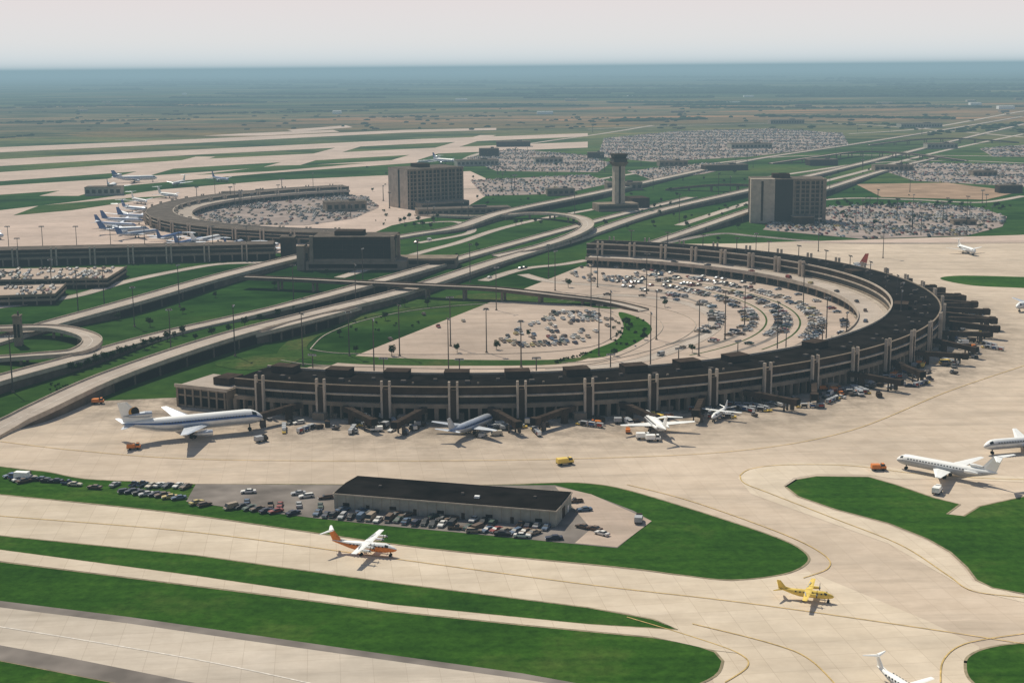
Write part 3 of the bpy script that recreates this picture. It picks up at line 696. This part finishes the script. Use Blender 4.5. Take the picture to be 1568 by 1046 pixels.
# ------------------------------------------------------------------ aircraft
def airliner(name,L,span,D,zc,eng='wing2',top='white',belly='silver',stripe='blue',tail='white',ttail=False,wingk='silver',highwing=False,props=0):
    mb=MB(); r=D/2; N=20
    st=[(0,.03,-.25),(.008,.28,-.24),(.025,.52,-.18),(.05,.75,-.1),(.085,.93,-.02),(.13,1,0),(.4,1,0),(.66,1,0),(.76,.88,.10),(.86,.62,.30),(.94,.34,.48),(1,.08,.60)]
    if props: st=[(0,.05,-.2),(.02,.35,-.2),(.06,.6,-.15),(.12,.8,-.05),(.17,1,0),(.4,1,0),(.6,1,0),(.72,.8,.15),(.84,.5,.4),(.94,.28,.6),(1,.08,.7)]
    vs=[]
    for t,rf,zo in st:
        for j in range(N):
            a=2*math.pi*(j+.5)/N
            vs.append((L/2-t*L,r*rf*math.sin(a),zc+zo*r+r*rf*math.cos(a)))
    fs=[];ks=[]
    for i in range(len(st)-1):
        for j in range(N):
            fs.append((i*N+j,i*N+(j+1)%N,(i+1)*N+(j+1)%N,(i+1)*N+j))
            a=2*math.pi*(j+1)/N; ca=math.cos(a)
            kk=top if ca>.4 else (stripe if ca>.05 else belly)
            if i==3 and ca>.5 and ca<.9: kk='cglass'
            ks.append(kk)
    mb.add(vs,fs,ks)
    for s in(-1,1):
        x=L*.36
        while x>-L*.24:
            mb.box(x-.2,x+.2,s*(r*.93)-.05*D,s*(r*.93)+.05*D*.55,zc+r*.36,zc+r*.36+.36,'cglass'); x-=1.1
    def surf(xr,cr_,yr,zr,xt,ct,yt,zt,th,k,side=1,vert=False):
        vs=[]
        for x,c,y,z,t in((xr,cr_,yr,zr,th),(xt,ct,yt,zt,th*.45)):
            prof=[(0,0),(-.25*c,t/2),(-.65*c,t*.3),(-c,0),(-.65*c,-t*.3),(-.25*c,-t/2)]
            for px,pt in prof:
                vs.append((x+px,y*side+(pt if vert else 0),z+(0 if vert else pt)))
        fs=[(i,(i+1)%6,6+(i+1)%6,6+i) for i in range(6)]+[(0,1,2,3,4,5),(11,10,9,8,7,6)]
        mb.add(vs,fs,k)
    zw=zc-.45*r if not highwing else zc+r*.95
    rc=L*.19 if not props else L*.13
    xr=L*.12
    sw=span*.26 if not props else span*.02
    for s in(-1,1):
        zt=zw+span*(.055 if not highwing else .01)
        surf(xr,rc,r*.3,zw,xr-sw,rc*(.26 if not props else .6),span/2,zt,.11*rc,wingk,s)
        surf(xr-rc*.80,rc*.22,r*1.2,zw-.05,xr-sw*.62-rc*.42,rc*.12,span*.31,zw+span*.028-.05,.05*rc,'grey',s)
        hs=span*.19
        zh=zc+.45*r if not ttail else zc+r*.6+L*.155
        xh=-L*.40 if not ttail else -L*.46
        surf(xh,L*.085,r*.15,zh,xh-hs*.55,L*.035,hs,zh+(.6 if not ttail else 0),.5,wingk,s)
    fh=L*.155
    surf(-L*.33,L*.16,0,zc+r*.75,-L*.455,L*.07 if not ttail else L*.09,0,zc+r*.6+fh,.55,tail,1,True)
    surf(-L*.22,L*.13,0,zc+r*.82,-L*.36,L*.05,0,zc+r*1.3,.4,top,1,True)
    def nac(x,y,z,l,rr,k='silver'):
        mb.cyl((x+l/2,y,z),(x+l*.2,y,z),rr*.88,rr,12,k); mb.cyl((x+l*.2,y,z),(x-l*.5,y,z),rr,rr*.55,12,k)
        mb.cyl((x+l/2+.03,y,z),(x+l/2-.1,y,z),rr*.76,rr*.7,12,'black'); mb.cyl((x-l*.5,y,z),(x-l*.75,y,z),rr*.4,rr*.1,8,'grey')
    if 'wing2' in eng or 'dc10' in eng:
        for s in(-1,1):
            yy=s*span*(.17 if 'dc10' in eng else .16); er=.42*r if 'dc10' in eng else .32*r
            xx=xr-sw*.30; nac(xx,yy,zw-er*1.1,L*.11,er); mb.box(xx-L*.05,xx+L*.02,yy-.15,yy+.15,zw-er*.5,zw+.15,'silver')
    if 'dc10' in eng: nac(-L*.37,0,zc+r*1.55,L*.16,.42*r,'silver')
    if 'rear' in eng:
        for s in(-1,1): nac(-L*.28,s*(r+.25*r),zc+.3*r,L*.13,.3*r,top); mb.box(-L*.31,-L*.25,min(s*r*.7,s*r*1.3),max(s*r*.7,s*r*1.3),zc+.25*r,zc+.4*r,top)
    if 'rear3' in eng: nac(-L*.30,0,zc+r*1.25,L*.12,.3*r,top)
    for i in range(props):
        s=(-1,1)[i%2]; yy=s*span*(.17 if i<2 else .30); zz=zw-.15
        mb.cyl((xr+L*.09,yy,zz),(xr-L*.10,yy,zz-.1),.35,.5,10,top); mb.cyl((xr+L*.12,yy,zz),(xr+L*.09,yy,zz),.08,.35,8,'grey')
        for b in range(3):
            a=b*2.094+.4; dy,dz=math.sin(a)*1.3,math.cos(a)*1.3
            mb.cyl((xr+L*.1,yy,zz),(xr+L*.1,yy+dy,zz+dz),.12,.07,4,'black')
    wr=.09*D+.18
    gx=[(L*.40,0)]+[(-L*.02,s*D*.55) for s in(-1,1)]
    for x,y in gx:
        mb.cyl((x,y,wr),(x,y,zc-r*.5),.13+.02*D,.13+.02*D,6,'steel')
        for o in(-.35,.35):
            for oo in((-.7,.7) if (L>50 and y) else (0,)): mb.cyl((x+oo,y+o-.16,wr),(x+oo,y+o+.16,wr),wr,wr,10,'black')
    o=mb.obj(name,smooth=False)
    nf=(len(st)-1)*N
    for i in range(nf): o.data.polygons[i].use_smooth=True
    return o
def fromnt(o,npx,tpx,zc,z=.08):
    a=G(npx[0],npx[1],zc);b=G(tpx[0],tpx[1],zc)
    o.location=((a[0]+b[0])/2,(a[1]+b[1])/2,z); o.rotation_euler=(0,0,math.atan2(a[1]-b[1],a[0]-b[0]))
o=airliner('wide_body_airliner',53,48,6.0,5.6,'dc10',stripe='blue',tail='white'); fromnt(o,(398,636),(192,656),5.6)
mb=MB()
for s in(-1,1): mb.cyl((-21.9,s*.22,11.5),(-21.9,s*.33,11.5),2.0,2.0,20,'gold'); mb.cyl((-21.5,s*.24,12.0),(-21.5,s*.36,12.0),1.5,1.5,18,'black')
e=mb.obj('tail_emblem'); e.parent=o
fromnt(airliner('narrow_body_airliner',31,29,3.9,3.4,'wing2',top='silver',stripe='blue',tail='silver'),(752,638),(688,664),3.4)
fromnt(airliner('narrow_body_airliner',32,29,3.9,3.4,'rear',stripe='white',ttail=True,wingk='white'),(984,630),(1022,664),3.4)
fromnt(airliner('propeller_airliner',17,19,2.4,2.2,'',stripe='white',ttail=False,wingk='white',highwing=True,props=2),(1092,638),(1112,626),2.2)
fromnt(airliner('trijet_airliner',36,33,3.9,3.5,'rear3',stripe='white',ttail=True,wingk='white',belly='grey'),(1402,706),(1496,724),3.5)
fromnt(airliner('narrow_body_airliner',36,30,3.9,3.5,'rear',stripe='grey',ttail=True,wingk='white'),(1526,680),(1622,672),3.5)
fromnt(airliner('trijet_airliner',46,34,4.0,4.0,'rear3',stripe='blue',tail='red',belly='silver'),(1236,416),(1338,406),4.0)
fromnt(airliner('narrow_body_airliner',30,27,3.9,3.5,'rear',stripe='white',ttail=True,wingk='white'),(1497,386),(1463,376),3.5)
fromnt(airliner('narrow_body_airliner',36,30,3.9,3.5,'wing2',stripe='grey'),(1552,470),(1610,457),3.5)
fromnt(airliner('propeller_airliner',20,22,2.7,2.4,'',stripe='orange',belly='orange',tail='orange',ttail=True,wingk='white',highwing=True,props=4),(604,840),(512,832),2.4)
fromnt(airliner('propeller_airliner',14.5,17,2.0,1.9,'',top='yellow',stripe='yellow',belly='yellow',tail='yellow',wingk='yellow',highwing=True,props=2),(1270,912),(1198,904),1.9)
fromnt(airliner('propeller_airliner',17,16,2.2,2.0,'',stripe='white',belly='grey',ttail=True,wingk='white',props=2),(1425,1075),(1335,1019),2.0)
small=airliner('narrow_body_airliner',42,33,4,3.8,'rear',stripe='grey',ttail=True,wingk='silver'); fromnt(small,(215,336),(165,318),3.8)
sm2=airliner('wide_body_airliner',54,48,6,5.6,'dc10',stripe='blue',tail='blue',wingk='silver'); fromnt(sm2,(225,272),(188,273),5.6)
blu=airliner('narrow_body_airliner',42,33,4,3.8,'rear3',top='silver',stripe='blue',belly='silver',tail='blue',ttail=True); fromnt(blu,(238,322),(175,316),3.8)
dk=airliner('narrow_body_airliner',44,36,4,3.8,'wing2',top='blue',stripe='silver',belly='silver',tail='blue'); fromnt(dk,(240,332),(180,330),3.8)
for me,n_,t_,z in ((blu.data,(225,350),(155,352),3.8),(dk.data,(240,338),(135,335),3.8),(blu.data,(255,352),(165,362),3.8),(small.data,(345,360),(285,372),3.8),(blu.data,(380,366),(335,382),3.8),
    (small.data,(430,372),(395,386),3.8),(small.data,(232,310),(195,303),3.8),(sm2.data,(180,280),(160,290),5.6),(small.data,(262,282),(285,277),3.8),(small.data,(640,248),(672,246),3.8),(sm2.data,(700,247),(660,244),5.6),(blu.data,(3,360),(-40,356),3.8),
    (dk.data,(285,356),(235,368),3.8),(dk.data,(318,364),(262,376),3.8),(dk.data,(215,345),(140,342),3.8),(dk.data,(400,372),(360,384),3.8),(small.data,(275,300),(240,296),3.8),(dk.data,(350,275),(325,272),3.8)):
    a=G(n_[0],n_[1],z); b=G(t_[0],t_[1],z); inst('narrow_body_airliner',me,((a[0]+b[0])/2,(a[1]+b[1])/2,.1),math.atan2(a[1]-b[1],a[0]-b[0]))
# ------------------------------------------------------------------ jet bridges
mb=MB()
mb.cyl((0,0,0),(0,0,6.4),1.6,1.6,10,'brown'); 
mb.add([(1,-1.2,4.2),(17,-1.2,3.4),(17,1.2,3.4),(1,1.2,4.2),(1,-1.2,6.4),(17,-1.2,5.7),(17,1.2,5.7),(1,1.2,6.4)],[(0,3,2,1),(4,5,6,7),(0,1,5,4),(1,2,6,5),(2,3,7,6),(3,0,4,7)],'brown')
for i in (0,3,5): mb.box(2.6+i*2.5,2.75+i*2.5,-1.3,1.3,4.1-i*.12,6.45-i*.12,'brown')
mb.box(16.8,19.6,-1.7,1.7,3.1,5.9,'brown'); mb.box(19.5,19.9,-1.3,1.3,3.4,5.6,'black')
for s in(-1.5,1.5): mb.box(13.5,14.1,s-.25,s+.25,.5,3.7,'steel'); mb.cyl((13.8,s-.2,.5),(13.8,s+.2,.5),.5,.5,8,'black')
mb.box(-6,0,-1.3,1.3,4.3,6.5,'brown'); mb.box(15,16.6,1.72,2.6,0.3,3.4,'steel')
jb=mb.obj('jet_bridge'); jm=jb.data; bpy.data.objects.remove(jb)
for a,sk in ((-107,-25),(-101,45),(-95,-20),(-88,25),(-82,-50),(-76,15),(-69,-35),(-63,25),(-56,-45),(-49,10),(-42,-30),(-35,25),(-28,-25),(-22,20),(-17,-15),(-14,15),(-11,-20),(-7,0),(-4,25),(-1,-10),(2,10),(5,-12),(8,12),(12,-10),(16,15),(21,10)):
    x,y=pol(a,253); inst('jet_bridge',jm,(x,y,0.05),math.radians(a+sk),1.15 if a>-20 else .95)
# ------------------------------------------------------------------ service vehicles
def truck_mesh(cab,body,l=7,h=3.2):
    mb=MB(); mb.box(-l/2,l/2,-1.1,1.1,.5,.8,'steel'); mb.box(-l/2,l/2-2,-1.2,1.2,.82,h,body,None,.06,.05)
    mb.box(l/2-1.8,l/2,-1.05,1.05,.82,1.6,cab); mb.box(l/2-1.8,l/2-.3,-1.0,1.0,1.6,2.4,'cglass',None,.25,.12); mb.box(l/2-1.5,l/2-.6,-.85,.85,2.4,2.46,cab)
    for x in(-l/2+1.2,l/2-1.1):
        for s in(-1,1): mb.cyl((x,s*.8,.45),(x,s*1.15,.45),.45,.45,8,'black')
    o=mb.obj('service_truck'); me=o.data; bpy.data.objects.remove(o); return me
def cart_mesh():
    mb=MB(); mb.box(0,1.9,-.7,.7,.3,.85,'yellow'); mb.box(.2,.9,-.6,.6,.85,1.5,'grey',None,.1,.1)
    for i in range(3):
        x=-3.4*(i+1)+.6; mb.box(x,x+2.7,-.75,.75,.45,.6,'steel'); mb.box(x,x+.1,-.75,.75,.6,1.8,'silver'); mb.box(x+2.6,x+2.7,-.75,.75,.6,1.8,'silver'); mb.box(x,x+2.7,-.78,.78,1.8,1.9,'grey')
        mb.box(x+.3,x+2.3,-.55,.55,.6,1.3,('brown','blue','red')[i]); mb.box(x+2.7,x+3.4,-.05,.05,.4,.5,'steel')
        for xx in(x+.4,x+2.3):
            for s in(-1,1): mb.cyl((xx,s*.55,.22),(xx,s*.75,.22),.22,.22,6,'black')
    o=mb.obj('baggage_cart_train'); me=o.data; bpy.data.objects.remove(o); return me
TR=[truck_mesh('white','white',5.5,2.4),truck_mesh('white','silver',6,2.6),truck_mesh('yellow','yellow',6,2.4),truck_mesh('orange','orange',5,2.2),truck_mesh('blue','white',7,3.0),truck_mesh('brown','grey',5,2.3),truck_mesh('grey','steel',4.5,1.8),truck_mesh('brown','brown',5,2.2)]
CT=cart_mesh()
for _ in range(190):
    a=U(-112,20); r=250+abs(random.gauss(0,8.5))+1; x,y=pol(a,r)
    q=R()
    if q<.5: inst('service_truck',random.choice(TR+[TR[6]]*4+[TR[7]]*4+[TR[5]]*2),(x,y,.06),U(0,6.28),U(.65,1))
    elif q<.72: inst('baggage_cart_train',CT,(x,y,.06),U(0,6.28))
    else: car(x,y,U(0,6.28),.06,True)
for px,t,h in (((865,711),2,20),((205,688),3,10),((1345,720),3,0),((590,640),0,30),((815,650),1,0),((400,676),5,40),((560,640),0,5),((30,735),4,170),((690,640),0,60),((840,632),1,10),((985,672),0,0),((1435,755),0,60),((950,648),5,0),((1262,598),3,10),((1280,600),3,10),((1345,585),3,10),((1000,675),0,0),((150,618),3,10),((978,800),5,80),((1310,583),3,50),((1370,577),3,50)):
    x,y=G(*px); inst('service_truck',TR[t],(x,y,.13),math.radians(h))
for px,h in (((800,655),8),((770,656),8),((480,655),60),((1120,640),0)): x,y=G(*px); inst('baggage_cart_train',CT,(x,y,.06),math.radians(h))
# ------------------------------------------------------------------ light masts
def mast(h,head):
    mb=MB(); mb.cyl((0,0,0),(0,0,h),.34,.2,6,'steel'); mb.cyl((0,0,0),(0,0,.8),.7,.6,8,'beige')
    if head==0:
        mb.box(-1.8,1.8,-.25,.25,h-.1,h+.3,'steel')
        for x in(-1.6,-.6,.6,1.6): mb.box(x-.35,x+.35,-.6,-.2,h-.5,h+.1,'grey')
    else:
        mb.cyl((0,0,h-.3),(0,0,h+.2),1.2,1.2,8,'steel')
        for i in range(6): a=i*1.047; mb.box(1.3*math.cos(a)-.3,1.3*math.cos(a)+.3,1.3*math.sin(a)-.3,1.3*math.sin(a)+.3,h-.7,h-.25,'grey')
    o=mb.obj('light_mast'); me=o.data; bpy.data.objects.remove(o); return me
M1,M2,M3=mast(25,0),mast(22,1),mast(11,0)
for u,v in ((573,572),(612,545),(687,570),(798,562),(917,545),(464,560),(262,540),(206,500),(275,470),(360,545),(996,560),(1070,545),(1110,520),(1140,500),(990,450),(915,440),(850,445),(760,475),(840,425),(720,432),
            (1157,405),(1253,385),(1352,395),(1040,340),(1410,360),(1480,345),(1320,345),(640,415),(556,440),(450,470),(120,480),(30,420),(620,305),(480,300),(330,310),(360,320),(770,295),(850,290),(1000,290),(880,330),(1100,300),(1270,300),(1380,270),(690,530),(1230,470),(1265,520),
            (20,600),(160,470),(545,470),(905,470),(1005,520),(1190,540),(935,520),(745,540),(535,545),(80,450)):
    x,y=G(u,v); inst('light_mast',M1 if R()<.6 else M2,(x,y,0),U(0,3))
for u in range(15,430,52):
    x,y=G(u,398); inst('light_mast',M1,(x,y,0),.1)
for a in range(-20,70,7):
    x,y=pol(a,227); inst('light_mast',M3,(x,y,13),math.radians(a+90))
for a in range(-110,-20,9):
    x,y=pol(a,206.5); inst('light_mast',M3,(x,y,6),math.radians(a+90))
for _ in range(80):
    u,v=random.choice([(U(720,1560),U(225,300)),(U(300,720),U(290,340)),(U(1170,1560),U(310,360)),(U(900,1560),U(198,260))]); x,y=G(u,v); inst('light_mast',M3,(x,y,0),U(0,3),U(.9,1.6))
# ------------------------------------------------------------------ trees
def tree_mesh(h,rad,seed,bush=False):
    rnd=random.Random(seed); mb=MB()
    if not bush:
        mb.cyl((0,0,0),(0,0,h*.45),h*.035,h*.022,6,'trunk')
        for i in range(4):
            a=i*1.6+rnd.random(); mb.cyl((0,0,h*.35),(math.cos(a)*rad*.5,math.sin(a)*rad*.5,h*.62),h*.018,h*.008,5,'trunk')
    for c in range(15 if not bush else 9):
        a=rnd.random()*6.28; rr=rad*math.sqrt(rnd.random())*.75; cz=h*(.45+.42*rnd.random()) if not bush else h*(.25+.45*rnd.random())
        cx,cy=math.cos(a)*rr,math.sin(a)*rr; cs=rad*(.28+.22*rnd.random())
        for l in range(34):
            d=Vector((rnd.gauss(0,1),rnd.gauss(0,1),rnd.gauss(0,.8))).normalized()*cs*(.6+.5*rnd.random())
            p=Vector((cx,cy,cz))+d; t=d.orthogonal().normalized(); b=d.cross(t).normalized()
            tt=(t*math.cos(l)+b*math.sin(l)+d.normalized()*rnd.uniform(-.5,.5))*cs*.28; bb=(b*math.cos(l)-t*math.sin(l))*cs*.28
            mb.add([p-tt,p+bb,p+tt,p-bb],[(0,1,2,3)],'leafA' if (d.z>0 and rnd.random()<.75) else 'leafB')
    o=mb.obj('tree'); me=o.data; bpy.data.objects.remove(o); return me
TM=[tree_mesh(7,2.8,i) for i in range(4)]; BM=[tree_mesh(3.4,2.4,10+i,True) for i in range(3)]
def tree(u,v,s=1,bush=False):
    x,y=G(u,v); inst('shrub' if bush else 'tree',random.choice(BM if bush else TM),(x,y,0.05),U(0,6.28),s*U(.75,1.25))
for i in range(15): tree(112+i*12+U(-2,2),572-i*4.2,.7)
for i in range(12): tree(300+i*25,520-i*6.5+U(-2,2),.7)
for i in range(14): tree(850+i*4+U(-3,3),556-i*1.2,.4,True)
for i in range(26): tree(U(940,990),U(488,532),.45,True)
for i in range(14): tree(U(480,640),U(486,512),.4,True)
for i in range(16): tree(U(70,130),U(588,604),.35,True)
for u,v in ((940,545),(958,500),(986,520),(655,470),(590,490),(520,515),(810,515),(760,535),(700,540),(545,540),(600,545),(1018,470),(1060,540),(1100,370),(1130,350),(1065,352),(1052,348),(1080,355),(1000,345),(1120,338),(700,395),(730,380),(790,345),(600,400),(660,350),(500,420),(330,455),(280,480),(230,500),(180,490),(420,440),(620,470),(870,440),(1290,330),(1340,345),(1400,335),(1500,350),(640,340),(670,335),(960,350),(1010,330),(1160,300),(1220,280)):
    tree(u,v,.7)
for i in range(60):
    t=R(); tree(1080+t*470+U(-8,8),U(312,318)+abs(t-.5)*6,.7,R()<.6)
for i in range(150): tree(U(560,1400),U(252,350),U(.4,.8),R()<.5)
# distant woodland mass
ico=[(0,0,1),(.89,0,.45),(.28,.85,.45),(-.72,.53,.45),(-.72,-.53,.45),(.28,-.85,.45),(.72,.53,-.3),(-.28,.85,-.3),(-.89,0,-.3),(-.28,-.85,-.3),(.72,-.53,-.3)]
icf=[(0,1,2),(0,2,3),(0,3,4),(0,4,5),(0,5,1),(1,6,2),(2,7,3),(3,8,4),(4,9,5),(5,10,1),(6,7,2),(7,8,3),(8,9,4),(9,10,5),(10,6,1)]
wood=MB()
def clump(u,v,s,k):
    x,y=G(u,v); sx,sy,sz=s*U(.8,1.8),s*U(.8,1.5),s*U(.4,.6)
    wood.add([(x+a*sx*U(.8,1.2),y+b*sy*U(.8,1.2),max(0,sz*.4+c*sz*U(.8,1.2))) for a,b,c in ico],icf,k)
def treeline(u0,v0,u1,v1,n,s,k,j=.5):
    for i in range(n):
        t=R(); clump(u0+(u1-u0)*t,v0+(v1-v0)*t+U(-j,j),s*U(.6,1.2),k)
for a in ((0,188,300,183,90,6,'farleaf',.5),(250,176,560,170,120,7,'farleaf2'),(560,166,830,160,110,8,'farleaf'),(935,186,1080,182,90,8,'farleaf',1),(1160,178,1460,182,190,8,'farleaf',.8),(1060,166,1568,164,200,8,'farleaf2'),
          (0,166,300,160,130,8,'farleaf2'),(560,180,760,178,30,6,'farleaf2',1),(1250,190,1568,200,30,6,'farleaf',4),(0,212,60,206,14,5,'farleaf'),(860,182,960,184,14,6,'farleaf',3),(1420,205,1568,190,60,6,'farleaf',3)):
    treeline(*a)
for i in range(60):
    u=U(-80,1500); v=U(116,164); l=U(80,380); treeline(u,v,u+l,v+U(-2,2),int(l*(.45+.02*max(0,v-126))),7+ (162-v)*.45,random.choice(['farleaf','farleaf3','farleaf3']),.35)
for i in range(200): clump(U(-60,1640),U(165,200),U(4,7),random.choice(['farleaf','farleaf2']))
wood.obj('distant_woodland')
mbd=MB()
for _ in range(30):
    x,y=G(U(0,1568),U(130,175)); a=U(10,30); mbd.box(x-a,x+a,y-12,y+12,0,U(5,10),random.choice(['beigeL','white','beige']))
mbd.obj('distant_buildings')
print("objects",len(bpy.data.objects))
